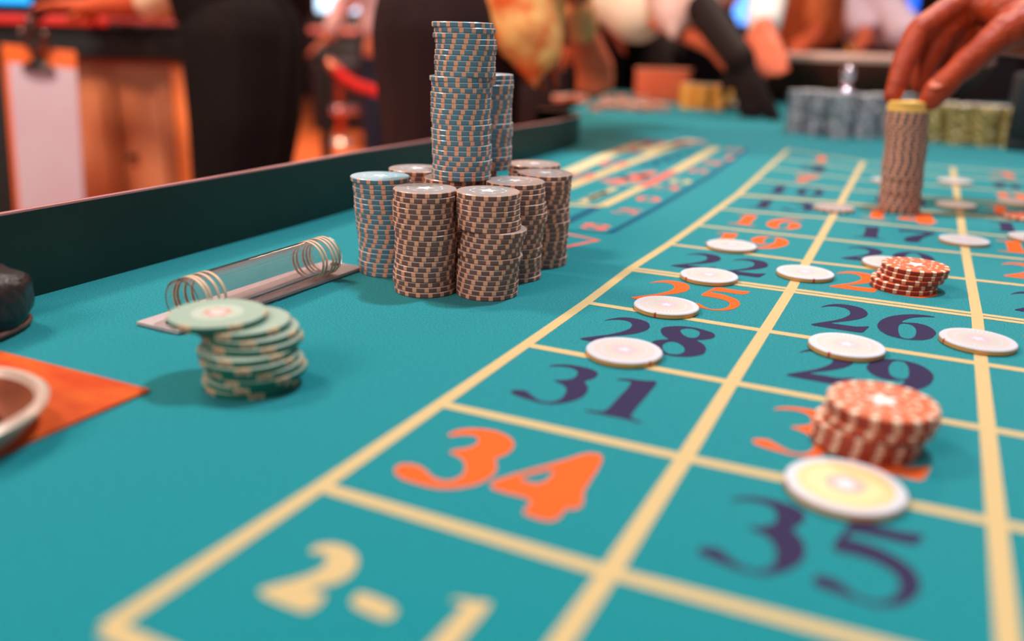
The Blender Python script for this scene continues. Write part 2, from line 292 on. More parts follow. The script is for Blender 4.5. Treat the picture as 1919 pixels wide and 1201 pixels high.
peach2=mat('print_peach',(218,184,160),.4); mauve=mat('print_mauve',(206,178,186),.4); yel2=mat('print_straw',(230,200,146),.4); pinkp=mat('print_pink',(208,150,138),.4)
h=TH/2
def P4(inl): return [('inlay',ring_bm(0.0001,.0132,h+.00002),inl),('star',star_bm(.0066,h+.00005),WH),('dashed_ring',ring_bm(.0105,.0114,h+.00005,10),WH)]
chipkind('blue',R0,bl,blt,pe,16,.136,.0); chipkind('bluetop',R0,bl,blt,pe,16,.136,.0,faces=P4(paleb))
chipkind('brown',R0,br,brt,pe,16,.136,.0); chipkind('browntop',R0,br,brt,pe,16,.136,.0,faces=P4(pale))
chipkind('yellow',R0,yl,yl,None,0,0,0)
RR=.0213
chipkind('red',RR,rd,rdt,[spt,wsp],16,.125,.0026,sep=True); chipkind('redtop',RR,rd,rdt,[spt,wsp],16,.125,.0026,sep=True,faces=[('star',star_bm(.0075,h+.00005,5,.42),WH),('dashed_ring',ring_bm(.0128,.0142,h+.00005,12),wsp),('inner_dots',ring_bm(.0098,.0106,h+.00005,16),wsp)])
GR=.0218
chipkind('green',GR,gr,grt,gsp,6,.30,.0007,sep=True); chipkind('greentop',GR,gr,grt,gsp,6,.30,.0007,sep=True,faces=[('inlay',ring_bm(.0001,.0115,h+.00002),mat('inlay_mint',(186,196,180),.4)),('emblem',star_bm(.0075,h+.00005,7,.7),pinkp),('emblem_centre',ring_bm(.0001,.0036,h+.00008),mat('inlay_rose',(224,206,200),.4))])
chipkind('tan',R0,tn,tnt,mat('chip_mark',(190,60,40),.45),2,.07,.0,faces=[('printed_ring',ring_bm(.0122,.0158,h+.00002,40),peach2),('inlay',ring_bm(.0001,.0112,h+.00002),mat('inlay_cream',(196,188,182),.38)),('emblem',star_bm(.0078,h+.00005,9,.8),mauve),('emblem_centre',star_bm(.0042,h+.00008,5,.5),mat('inlay_lilac',(206,202,220),.4))])
chipkind('tanbig',.0212,tn,tnt,MATS['chip_mark'],2,.07,.0,faces=[('printed_ring',ring_bm(.0130,.0172,h+.00002),mat('print_apricot',(232,186,130),.4)),('inlay',ring_bm(.0001,.0130,h+.00003),yel2),('emblem',star_bm(.0082,h+.00005,9,.8),mat('print_rose',(214,160,150),.4)),('emblem_centre',star_bm(.0045,h+.00008,7,.6),mat('inlay_lilac2',(212,208,220),.4))])
def chip(key,loc,rz,label,group,tilt=(0,0)):
    d=KIND[key]; o=link('poker_chip',d['body'],None,loc); o.rotation_euler=(tilt[0],tilt[1],rz); tag(o,label,'poker chip',group)
    if d['sep']:
        for i in range(d['n']):
            s=link('edge_spot',d['spot'],o); s.rotation_euler=(0,0,2*math.pi*i/d['n'])
    elif 'spots' in d:
        s=link('edge_spots',d['spots'],o); s['kind']='stuff'
    for nm,m in d['prints']: link(nm,m,o)
    return o
def stack(x,y,z,n,kinds,lab,group,offs=None,jit=.0005,lean=(0,0),rot=None):
    """kinds(i from top)->key ; offs: dict i_from_top -> (dx,dy) metres"""
    ph=random.random(); wx=wy=0
    for i in range(n):
        j=n-1-i                         # index from top
        wx=wx*.6+random.gauss(0,jit); wy=wy*.6+random.gauss(0,jit)
        ox,oy=(offs or {}).get(j,(0,0)); f=i/max(1,n-1)
        ph+=random.gauss(.045,.07) if rot is None else rot
        chip(kinds(j),(x+wx+ox+lean[0]*f,y+wy+oy+lean[1]*f,z+TH*(i+.5)),ph,lab%ORD[j],group)
Hh=20*TH
def side(px,dx): return V((.903*dx,.428*dx))      # offset to the right as the photo sees it
def so(**k): return {int(a[1:]):tuple(side(0,b/1000)) for a,b in k.items()}
bt=lambda j:'browntop' if j==0 else 'brown'
btt=lambda j:'bluetop' if j==0 else 'blue'
stack(-.1464,.2652,0,20,btt,'%s chip from the top of the slate blue stack left of the brown ones','slate blue chips in the leftmost stack',so(_0=-1.6,_1=-.6,_2=-.9,_3=-.2,_4=0,_5=.2,_6=0,_7=.5,_8=.8,_9=1,_10=1.2,_11=1.4,_12=1.8,_13=2.0,_14=2.2,_15=2,_16=2.2,_17=1.8,_18=1.8,_19=2.2),.00022)
stack(-.0978,.2385,0,20,bt,'%s chip from the top of the front left brown stack','brown chips in the front left stack',so(_0=0,_1=-.2,_2=-.5,_3=-.8,_4=-.6,_5=-.4,_6=-.6,_7=-.2,_8=.6,_9=.7,_10=.5,_11=.2,_12=0,_13=.2,_14=-.2,_15=-.4,_16=-.7,_17=-.8,_18=-.3,_19=.2),.0002)
stack(-.0608,.2521,0,20,bt,'%s chip from the top of the front right brown stack','brown chips in the front right stack',so(_0=-.2,_1=0,_2=0,_3=-.2,_4=.3,_5=.5,_6=.6,_7=4.0,_8=3.2,_9=2.4,_10=1.6,_11=.4,_12=2.2,_13=.6,_14=.2,_15=.3,_16=0,_17=.2,_18=.1,_19=.2),.00015)
stack(-.0640,.2980,0,20,bt,'%s chip from the top of the brown stack behind the front right one','brown chips in the stack behind the front right one',so(_0=-.8,_1=0,_2=.8,_3=.7,_4=1.2,_5=1.2,_6=1.8,_7=1.6,_8=1.2,_9=.8,_10=.3,_11=0,_12=-.4,_13=-.6,_14=-.8,_15=-.8,_16=-.9,_17=-1,_18=-.9,_19=-.8),.0003)
stack(-.0620,.3435,0,20,bt,'%s chip from the top of the rightmost brown stack in the cluster','brown chips in the rightmost stack of the cluster',so(_0=0,_1=-1.2,_2=-1.0,_3=-1.2,_4=-1.4,_5=-1.5,_6=-1.4,_7=-.8,_8=-1,_9=-.9,_10=-.6,_11=-1.2,_12=-1.2,_13=-1,_14=-1.6,_15=-1.8,_16=-1.6,_17=-1.6,_18=-1.4,_19=-1.6),.0004)
stack(-.0885,.3830,0,20,bt,'%s chip from the top of the rearmost brown stack in the cluster','brown chips in the rearmost stack of the cluster')
stack(-.1475,.3090,0,20,bt,'%s chip from the top of the brown stack behind the slate blue one','brown chips in the stack behind the slate blue one',None,.0004)
stack(-.1250,.3500,0,20,bt,'%s chip from the top of the brown stack under the shorter blue tower','brown chips under the shorter blue tower',None,.0003)
stack(-.1055,.2880,0,20,bt,'%s chip from the top of the brown stack under the tall blue tower','brown chips under the tall blue tower',None,.0001)
t1=so(_0=-.9,_1=.6,_2=0,_3=1.2,_4=1.5,_5=1.2,_6=1.1,_7=1.0,_8=1.0,_9=1.0,_10=-2.2,_11=-1.2,_12=-1.1,_13=-1.6,_14=-1.5,_15=-1.6,_16=-1.5,_17=-1.7,_18=-1.3,_19=-.8,_20=-1.4,_21=-1.2,_22=-1.5,_23=-.9,_24=-.9,_25=-.8,_26=-.2,_27=-.5,_28=-.8,_29=-.7)
stack(-.0985,.2882,Hh,30,btt,'%s chip from the top of the tall blue chip tower','blue chips in the tall tower',t1,.00012)
t2=so(_0=-.3,_1=0,_2=.4,_3=0,_4=0,_5=-.2,_6=-.8,_7=-.8,_8=-.6,_9=-.5,_10=.3,_11=.4,_12=.6,_13=0,_14=0,_15=0,_16=.2,_17=-.1,_18=-.2,_19=0)
stack(-.1090,.3400,Hh,20,btt,'%s chip from the top of the shorter blue tower behind','blue chips in the shorter tower',t2,.0002)
HB=V((.1644,.7310)); NH=33
stack(HB.x,HB.y,0,NH,lambda j:'yellow' if j<3 else 'brown','%s chip from the top of the leaning stack held by the hand','chips in the stack held by the hand',None,.00035,lean=(-.0078,0),rot=None)
grn={0:(-.0145,-.0035),1:(-.0055,.001),2:(-.0015,.002),3:(.0005,.002),4:(.0005,-.002),5:(.0020,-.003),6:(.0028,-.001),7:(.0035,0),8:(.001,0),9:(0,0)}
GB=g(474,716).xy
stack(GB.x,GB.y,0,10,lambda j:'greentop' if j==0 else 'green','%s chip from the top of the toppling green stack','green chips in the leaning near stack',grn,.0003,rot=.73)
RF=g(1692,539).xy
stack(RF.x,RF.y,0,5,lambda j:'redtop' if j==0 else 'red','%s chip from the top of the orange stack on number 23','orange chips on number 23',{0:(.0055,.004),1:(.005,.0035),2:(.0035,.002),3:(0,.001),4:(0,0)},.0001)
RN=g(1617,829).xy
stack(RN.x,RN.y,0,6,lambda j:'redtop' if j==0 else 'red','%s chip from the top of the near orange stack on number 32','orange chips on number 32',{0:(.0048,.001),1:(.0052,.001),2:(.004,0),3:(.0012,0),4:(.001,.0),5:(.0005,.0)},.0001,rot=.01)
FL=[(1170,655,'tan','large cream chip nearest the left grid line, overlapping number 28'),(1249,571,'tan','cream chip with a small dark speck at its centre, overlapping number 25'),(1329,514.5,'tan','cream chip lying on the double line below number 22'),(1371,458,'tan','cream chip lying across the middle of number 19'),(1509,509,'tan','cream chip on the column line left of the far orange stack'),
(1587,645,'tan','cream chip with a printed ring covering the top of number 29'),(1833,635,'tan','cream chip with a printed ring on the right column line above the near stack'),(1584,907,'tanbig','large near cream chip on the line above number 35'),(1807,448,'tan','cream chip on the right column line between the held stack and the far orange stack'),(1668,491,'tan','cream chip half hidden behind the orange stack on 23'),
(1792,382,'tan','cream chip on the column line right of the held stack'),(1790,338,'tan','small far cream chip on the column line right of the held stack'),(1665,337,'tan','cream chip hidden partly behind the held chip stack'),(1908,377,'tan','far cream chip cut by the right edge of the photo'),(1937,443,'tan','cream chip above number 18 cut by the right edge')]
for i,(x,y,k,l) in enumerate(FL):
    p=g(x,y,TH); chip(k,(p.x,p.y,TH/2+.0001),[2.6,1.5,.9,.3,2.0,1.2,.5,.4,0,0,0,0,0,0,0][i],l,'cream chips lying singly on the betting grid')
p=g(1563,388,TH); chip('brown',(p.x,p.y,TH/2+.0001),.2,'single brown chip with peach spots on the column line near number 10','single brown chips on the grid')
p=g(1922,404,TH); chip('red',(p.x,p.y,TH/2+.0001),.2,'single orange chip cut by the right edge near the held stack','single orange chip on the grid')
# ---------------------------------------------------------------- acrylic tube on its metal plate
t=empty('marker_tube_holder',(-.178,.178,0)); tag(t,'clear acrylic tube with amber rings on a flat silver plate beside the chips','tube holder')
def loc(o,par,p): o.parent=par; o.location=V(p)-par.location; return o
SIL=mat('brushed_plate',(206,188,190),.4,metal=.1,noise=.8,nscale=60,rgb2=(180,160,160),stretch=(12,1,1),bump=.1,bscale=200)
bm=bmesh.new(); box(bm,(0,0,.0014),(.0315,.163,.0022),bev=.0006); o=link('base_plate',mesh('base_plate',bm,SIL,True),t); o.rotation_euler=(0,0,-.03)
bm=bmesh.new(); box(bm,(.0085,.012,.0026),(.003,.098,.0006)); link('slot',mesh('slot',bm,mat('slot_dark',(40,26,20),.5)),t)
for y in (-.073,.073):
    bm=bmesh.new(); lathe(bm,[(0,.0025),(.0034,.0025),(.0034,.0032),(.0026,.0038),(.0008,.0036),(0,.0036)],20); o=link('screw',mesh('screw',bm,mat('screw_dark',(90,66,66),.3,metal=.8),True),t); o.location=(-.0,y,0)
GL_=bpy.data.materials.new('acrylic_clear'); GL_.use_nodes=True; b=GL_.node_tree.nodes['Principled BSDF']
b.inputs['Base Color'].default_value=(1,.90,.88,1); b.inputs['Transmission Weight'].default_value=.97; b.inputs['Roughness'].default_value=.03; b.inputs['IOR'].default_value=1.42
def tube(R,r,y0,y1,n=56):
    bm=bmesh.new(); lathe(bm,[(R,y0),(R,y1),(r,y1),(r,y0),(R,y0)],n); bmesh.ops.recalc_face_normals(bm,faces=bm.faces)
    bmesh.ops.rotate(bm,verts=bm.verts,cent=(0,0,0),matrix=Matrix.Rotation(-math.pi/2,3,'X')); return bm
o=link('acrylic_tube',mesh('acrylic_tube',tube(.0125,.0116,-.072,.054),GL_,True),t); o.location=(.008,0,.0152)
AMB=mat('amber_ring',(222,186,156),.3,spec=.8)
for y in (-.066,-.0635,-.058,-.053,.034,.0375,.044,.0475,.051):
    o=link('amber_ring',mesh('amber_ring',tube(.0128,.0124,y-.0009,y+.0009),AMB,True),t); o.location=(.008,0,.0152)
# ---------------------------------------------------------------- ashtray on the wooden inset
t=empty('ashtray',(-.155,-.043,.0018)); tag(t,'round metal rimmed dish on the orange wooden inset','ashtray')
bm=bmesh.new(); lathe(bm,[(.034,.0),(.037,.001),(.0395,.006),(.0425,.0085),(.0450,.0095),(.0455,.0115),(.0440,.0128),(.0415,.0126),(.0405,.0108),(.0398,.0100)],64); bmesh.ops.recalc_face_normals(bm,faces=bm.faces)
link('rim',mesh('rim',bm,mat('bronze_rim',(222,190,172),.28,metal=.3),True),t)
bm=bmesh.new(); lathe(bm,[(.0400,.0102),(.036,.006),(.031,.0022),(.027,.0012),(0,.0012)],64)
link('bowl',mesh('bowl',bm,mat('bronze_bowl',(176,92,56),.25,metal=.4,noise=.6,nscale=60,rgb2=(110,52,34)),True),t)
bm=bmesh.new(); lathe(bm,[(.0,0),(.034,0),(.034,.0012),(0,.0012)],48); bmesh.ops.recalc_face_normals(bm,faces=bm.faces); link('foot',mesh('foot',bm,MATS['bronze_bowl'],True),t)
# ---------------------------------------------------------------- leather pouch
t=empty('leather_pouch',(-.2570,.026,0)); tag(t,'dark brown crinkled leather pouch lying at the left table rail','pouch')
bm=bmesh.new(); bmesh.ops.create_cube(bm,size=1,matrix=Matrix.Diagonal((.052,.100,.037,1)))
bmesh.ops.subdivide_edges(bm,edges=bm.edges,cuts=9,use_grid_fill=True)
from mathutils import noise as NZ
for v in bm.verts:
    p=v.co.copy(); q=V((p.x/.026,p.y/.050,p.z/.0185)); n=max(abs(q.x),abs(q.y),abs(q.z)); l=(abs(q.x)**3.2+abs(q.y)**3.6+abs(q.z)**3.0)**(1/3.2)
    q=q*(n/max(l,1e-6))
    v.co=V((q.x*.026,q.y*.050,q.z*.0185)); w=NZ.noise(v.co*90)*.0022+NZ.noise(v.co*260)*.0010; v.co+=v.co.normalized()*w
    v.co.z=max(v.co.z,-.0178)
LEA=mat('leather_dark',(52,32,30),.36,spec=.6,noise=.8,nscale=160,rgb2=(26,18,18),bump=1.,bscale=210,bdist=.0016)
o=link('pouch_body',mesh('pouch_body',bm,LEA,True),t); o.location=(0,0,.0180)
bm=bmesh.new()
chain(bm,[(V((.0255*math.cos(a),.0495*math.sin(a),.0030)),.0016) for a in [x*.2 for x in range(-7,8)]])
link('seam_welt',mesh('seam_welt',bm,mat('leather_seam',(96,60,50),.4),True),t)
# ---------------------------------------------------------------- hands and people
def skinmat(n,c,c2,r=.45): return mat(n,c,r,spec=.4,noise=.6,nscale=70,rgb2=c2,bump=.8,bscale=170,bdist=.0016)
SK1=skinmat('skin_brown_warm',(184,66,26),(140,38,12),.5); SK2=mat('skin_dark',(34,15,12),.7,spec=.15,noise=.6,nscale=20,rgb2=(30,20,20)); SK3=mat('skin_orange',(226,100,62),.55,noise=.6,nscale=20,rgb2=(206,92,56))
def frame(P,face):   # local right/forward frame on the floor
    f=V((face[0],face[1],0)).normalized(); r=V((f.y,-f.x,0)); return lambda x,y,z: V((P[0],P[1],FZ))+r*x+f*y+V((0,0,z))
def hand_pts(bm,w,d,spread,L=.095,r=1.,curl=.3,nrm=V((0,0,-1)),sf=1.):
    """palm + five fingers from wrist w along d; spread = sideways direction"""
    d=d.normalized(); s=spread.normalized(); pal=w+d*.085
    for k,(o,l) in enumerate(((-.032,.78),(-.011,.95),(.011,1.),(.032,.9))):
        k0=pal+s*o; capsule(bm,w+s*o*.4,k0,.017*r,.012*r); m=k0+(d+s*o*4*sf+nrm*curl*.4).normalized()*L*.5*l; e=m+(d+s*o*3*sf+nrm*curl).normalized()*L*.48*l
        chain(bm,[(k0,.0105*r),(m,.0092*r),(e,.0072*r)])
    t0=w+d*.02+s*.028; t1=w+d*.062+s*.062; t2=w+d*.092+s*.072+nrm*.01; chain(bm,[(t0,.016),(t1,.0115),(t2,.0085)])
def human(label,P,face,skin,shirt,trous,arms,hips=.93,lean=(0,0),hair=None,head=True,cuff=.75,extra=None,sit=False,torso=1.,hem=.05):
    F=frame(P,face); root=empty('person',F(0,0,0)); tag(root,label,'person')
    inv=Matrix.Translation(root.location).inverted()
    def add(o): o.parent=root; o.matrix_parent_inverse=inv; return o
    lx,ly=lean; sh=F(lx,ly,1.42); neck=F(lx*1.1,ly*1.1,1.50); hd=F(lx*1.15,ly*1.2+.02,1.63); hp=F(0,0,hips)
    bm=bmesh.new(); 
    for s in (-1,1):
        chain(bm,[(F(s*.09,0,hips-.02),.085),(F(s*.10,.02,.50),.052),(F(s*.10,0,.09),.036),(F(s*.10,.10,.035),.030),(F(s*.10,.17,.03),.028)])
        chain(bm,[(F(s*.06,0,hips),.09),(F(lx*.5+s*.07,ly*.5,1.15),.085),(F(lx+s*.10,ly,1.36),.08)])
        chain(bm,[(F(lx,ly,1.40),.06),(F(lx+s*.19,ly,1.40),.055)])
    chain(bm,[(sh,.06),(neck,.052),(hd,.05)]); chain(bm,[(hd-V((0,0,.035)),.070),(hd+V((0,0,.035)),.082)]); f_=F(0,.1,0)-F(0,0,0); f_=f_.normalized()
    chain(bm,[(hd+f_*.075+V((0,0,.01)),.012),(hd+f_*.092-V((0,0,.02)),.014)])
    for s in (-1,1): r_=(F(s,0,0)-F(0,0,0)); capsule(bm,hd+r_*.078+V((0,0,.01)),hd+r_*.082-V((0,0,.02)),.016,.010)
    sb=bmesh.new()
    for a in arms:
        s=a['s']; S0=F(lx+s*.19,ly,1.40); E,Wr=a['e'],a['w']
        ar=a.get('ar',1.); chain(bm,[(S0,.05),(E,.038*ar),(Wr,.027*ar)]); hand_pts(bm,Wr,a['hd'],a['sp'],L=a.get('L',.095),r=a.get('hr',1.),sf=a.get('sf',1.),curl=a.get('curl',.3),nrm=a.get('n',V((0,0,-1))))
        c=a.get('cuff',cuff)
        if c<=1: chain(sb,[(S0,.068),(E.lerp(S0,1-c),.062)])
        else: chain(sb,[(S0,.068),(E,.058),(E.lerp(Wr,c-1),a.get('cr',.050))])
    remesh_=remesh('body',bm,skin,.009,it=5); add(remesh_)
    for s in (-1,1):
        chain(sb,[(F(s*.07,ly*.1,hips+hem),.105),(F(lx*.5+s*.08,ly*.5,1.15),.10),(F(lx+s*.11,ly,1.36),.095)]); chain(sb,[(F(lx,ly,1.41),.075),(F(lx+s*.19,ly,1.40),.07)])
    if extra: extra(sb)
    add(remesh('shirt',sb,shirt,.011,it=5))
    tb=bmesh.new()
    for s in (-1,1): chain(tb,[(F(s*.075,-.015,hips),.118),(F(s*.09,-.01,hips-.18),.105),(F(s*.10,.02,.50),.078),(F(s*.10,0,.10),.062)])
    add(remesh('trousers',tb,trous,.011,it=5))
    for s in (-1,1):
        b2=bmesh.new(); box(b2,(0,0,0),(.095,.27,.07),bev=.02); o=link('shoe',mesh('shoe',b2,mat('shoe_black',(24,22,22),.4),True)); o.location=F(s*.10,.06,.038); o.rotation_euler=(0,0,math.atan2(face[1],face[0])-math.pi/2); add(o)
    hb=bmesh.new(); capsule(hb,hd+V((0,0,.045))-f_*.02,hd+V((0,0,.03))-f_*.035,.088,.090); add(remesh('hair',hb,hair or mat('hair_dark',(30,22,20),.6),.01,it=3))
    for s in (-1,1):
        r_=(F(s,0,0)-F(0,0,0)); eb=bmesh.new(); bmesh.ops.create_icosphere(eb,subdivisions=2,radius=.012); o=link('eye',mesh('eye',eb,mat('eye_white',(220,214,208),.3),True)); o.location=hd+f_*.068+r_*.030+V((0,0,.012)); add(o)
    mb=bmesh.new(); box(mb,(0,0,0),(.045,.012,.009),bev=.003); o=link('mouth',mesh('mouth',mb,mat('lips',(150,70,60),.5),True)); o.location=hd+f_*.078-V((0,0,.052)); o.rotation_euler=(0,0,math.atan2(face[1],face[0])-math.pi/2); add(o)
    return root,add,F
# foreground hand pinching the top of the held stack (arm comes in from the right)
D=.84
def H(x,y,dd=0.): return at(x,y,D+dd)
root=empty('person',(.98,.95,FZ)); tag(root,'arm and brown hand pinching the top of the leaning brown chip stack, at right','person')
inv=Matrix.Translation(root.location).inverted()
def addr(o): o.parent=root; o.matrix_parent_inverse=inv; return o
bm=bmesh.new()
wr=H(2010,-10,.03)
idx=[(H(1672,180,.004),.0075),(H(1680,162,.004),.0090),(H(1692,122,.006),.0100),(H(1716,66,.010),.0108),(H(1724,56,.010),.0112),(H(1764,28,.018),.0118),(H(1808,2,.024),.0135)]
mid=[(H(1722,160,.030),.0080),(H(1734,124,.028),.0105),(H(1766,62,.024),.0125),(H(1798,34,.028),.0125),(H(1842,8,.032),.0135)]
rng=[(H(1768,132,.044),.0075),(H(1782,108,.042),.0105),(H(1806,66,.038),.0125),(H(1838,40,.040),.0120),(H(1872,14,.044),.0130)]
pky=[(H(1786,118,.066),.0062),(H(1798,94,.066),.0078),(H(1818,62,.062),.0086),(H(1858,40,.058),.0095),(H(1896,22,.056),.0120)]
thb=[(H(1744,186,-.010),.0088),(H(1757,170,-.012),.0108),(H(1796,132,-.018),.0104),(H(1806,124,-.018),.0110),(H(1842,92,-.022),.0112),(H(1880,62,-.020),.0140),(H(1926,40,-.012),.0190),(wr,.026)]
idx,mid,rng,pky=[[(a,r*1.12) for a,r in c] for c in (idx,mid,rng,pky)]; thb=[(a,r*f) for (a,r),f in zip(thb,(1.25,1.22,1.15,1.25,1.2,1.2,1.15,1.))]
for c in (idx,mid,rng,pky,thb): chain(bm,c)
for c,r in ((idx,.021),(mid,.021),(rng,.021),(pky,.018)): capsule(bm,c[-1][0],wr,c[-1][1],r)
capsule(bm,idx[-1][0],thb[-2][0],.012,.016); capsule(bm,H(1880,20,.0),wr,.018,.024); capsule(bm,H(1830,-6,.03),H(1915,24,.01),.020,.022); capsule(bm,H(1870,40,.03),H(1940,10,.03),.018,.022); capsule(bm,H(1882,72,-.008),H(2000,66,.01),.016,.027); capsule(bm,H(1860,60,.030),H(1990,40,.03),.017,.026)
el=V((.80,.93,.30)); shd=V((.98,1.02,.58)); chain(bm,[(wr,.027),(wr.lerp(el,.35),.036),(el,.042),(shd,.055)])
# rest of the figure, out of frame at the right edge of the table
P=(1.02,1.03)
for s in (-1,1):
    chain(bm,[((P[0],P[1]+s*.09,FZ+.9),.085),((P[0]-.02,P[1]+s*.1,FZ+.5),.052),((P[0],P[1]+s*.1,FZ+.09),.036),((P[0]-.15,P[1]+s*.1,FZ+.03),.028)])
    chain(bm,[((P[0],P[1]+s*.06,FZ+.93),.09),((P[0],P[1]+s*.10,FZ+1.36),.08)])
chain(bm,[((P[0],P[1],FZ+1.38),.07),((P[0],P[1],FZ+1.5),.052),((P[0],P[1],FZ+1.6),.07),((P[0],P[1],FZ+1.66),.08)])
bo=remesh('body',bm,SK1,.0020,it=5); addr(bo)
def nail(c,nrm,along,w,l):
    bm=bmesh.new(); bmesh.ops.create_uvsphere(bm,u_segments=20,v_segments=12,radius=1)
    z=nrm.normalized(); y=(along-z*along.dot(z)).normalized(); x=y.cross(z)
    M=Matrix((x*w,y*l,z*.0016)).transposed().to_4x4(); M.translation=c; bmesh.ops.transform(bm,matrix=M,verts=bm.verts)
    return addr(link('fingernail',mesh('fingernail',bm,mat('nail_pink',(196,98,70),.5,spec=.3),True)))
tn_n=(-FW*.75+UP*.55-RT*.25); nail(H(1754,173,-.012)+tn_n.normalized()*.0112,tn_n,H(1745,184)-H(1790,140),.0068,.0092)
sb=bmesh.new(); chain(sb,[(el.lerp(wr,.25),.055),(el,.060),(shd,.075)])
for s in (-1,1): chain(sb,[((P[0],P[1]+s*.06,FZ+.98),.105),((P[0],P[1]+s*.11,FZ+1.36),.095)])
addr(remesh('shirt',sb,mat('shirt_grey',(120,110,110),.8),.012))
tb=bmesh.new()
for s in (-1,1): chain(tb,[((P[0],P[1]+s*.075,FZ+.93),.115),((P[0]-.02,P[1]+s*.1,FZ+.5),.078),((P[0],P[1]+s*.1,FZ+.1),.062)])
addr(remesh('trousers',tb,mat('cloth_black',(22,18,22),.9,spec=.1,noise=.5,nscale=8,rgb2=(14,14,18)),.012))
BLK=MATS['cloth_black']
# person 1: dark clothes, seen from the side at the next table
def toF(x,y,d): return at(x,y,d)
P1=at(452,150,2.0)
a1=[{'s':1,'e':toF(290,-5,2.02),'w':toF(180,10,2.2),'hd':V((-.9,-.2,0)),'sp':V((.1,.9,0)),'cuff':.3,'n':V((0,0,-1))},{'s':-1,'e':toF(300,-90,2.25),'w':toF(215,5,2.3),'hd':V((-.8,0,-.2)),'sp':V((.1,.9,0)),'cuff':1.5}]
DK=mat('cloth_dark_brown',(34,24,23),.9,spec=.1,noise=.6,nscale=5,rgb2=(16,14,16))
BEI=mat('shirt_beige',(232,190,160),.8)
r1,ad1,_f=human('person in dark clothes leaning on the next table, cream sleeve resting on it',(P1.x,P1.y),(-.9,-.42),SK3,DK,DK,a1,hips=.93,lean=(0,.10),cuff=.3)
bm=bmesh.new(); chain(bm,[(toF(405,-110,1.93),.075),(toF(345,-35,1.97),.062),(toF(290,0,2.02),.050)]); ad1(remesh('sleeve',bm,BEI,.01))
# person 2: brown trousers and orange patterned shirt
P2=at(862,150,1.40)
def ex2(b): chain(b,[(at(925,-40,1.27),.050),(at(970,0,1.25),.062),(at(985,60,1.24),.048),(at(998,110,1.24),.030),(at(1000,160,1.24),.009)]); chain(b,[(at(905,-20,1.25),.030),(at(955,70,1.24),.030)]); chain(b,[(at(1025,0,1.26),.030),(at(1022,95,1.25),.028)])
PAT=mat('shirt_orange_print',(252,190,112),.8,noise=.30,nscale=26,rgb2=(226,92,30))
BRN=mat('cloth_brown',(62,38,36),.9,spec=.1,noise=.6,nscale=6,rgb2=(34,24,26))
a2=[{'s':-1,'e':toF(1065,-90,1.70),'w':toF(1092,62,1.95),'hd':V((.12,.3,-.5)),'sp':V((-.9,-.2,0)),'cuff':.3,'curl':1.1,'ar':1.1,'hr':1.35,'L':.07,'n':V((-.3,-.3,-.7))},{'s':1,'e':toF(1000,-150,1.3),'w':toF(980,-30,1.35),'hd':V((0,.2,-.5)),'sp':V((.9,0,0)),'cuff':1.8}]
_,ad2,_f=human('person in brown trousers and orange patterned shirt bending over the table',(P2.x,P2.y),(.9,.43),SK3,PAT,BRN,a2,hips=.94,lean=(0,.34),extra=ex2,hem=.20)
bm=bmesh.new(); chain(bm,[(toF(1075,10,1.84),.044),(toF(1088,48,1.91),.040)]); ad2(remesh('cuff',bm,mat('cuff_cream',(255,160,96),.8),.008))
# person A: cream sleeve, orange forearm and open hand
PA=at(1150,100,3.45)
aA=[{'s':1,'e':toF(1120,-10,2.55),'w':toF(1335,88,2.22),'hd':toF(1400,120,2.2)-toF(1335,88,2.22),'ar':.8,'L':.05,'sp':V((.2,-.5,-.6)),'cuff':1.38,'cr':.085},{'s':-1,'e':toF(1090,-50,2.8),'w':toF(1120,20,2.7),'hd':V((.3,-.1,-.3)),'sp':V((.2,-.9,0)),'cuff':1.8}]
human('person with cream sleeves reaching a lit hand across the far table end',(PA.x,PA.y),(.9,-.2),SK3,mat('shirt_cream',(236,204,176),.8),BLK,aA,lean=(0,.12),hips=.98,hem=.16)
# person B: pink sleeve, dark hand reaching down to the felt
PB=at(1290,100,3.40)
aB=[{'s':1,'e':toF(1262,-60,2.45),'w':toF(1388,114,1.98),'hd':toF(1442,262,1.92)-toF(1388,114,1.98),'ar':1.35,'hr':.95,'sf':1.5,'L':.11,'sp':V((-.8,.2,-.1)),'cuff':1.42,'cr':.062,'curl':.12,'n':V((.1,-.4,-.6))},{'s':-1,'e':toF(1200,-60,2.9),'w':toF(1235,60,2.8),'hd':V((.2,-.5,-.5)),'sp':V((.9,.2,0)),'cuff':1.6}]
def exB(b): chain(b,[(toF(1255,-20,2.35),.075),(toF(1262,30,2.28),.050),(toF(1262,68,2.25),.012)])
human('person in black trousers with pale pink sleeve reaching a dark hand down to the felt',(PB.x,PB.y),(.35,-.9),SK2,mat('shirt_pink',(226,176,164),.8),BLK,aB,hips=.98,lean=(0,.14),extra=exB,hem=.16)
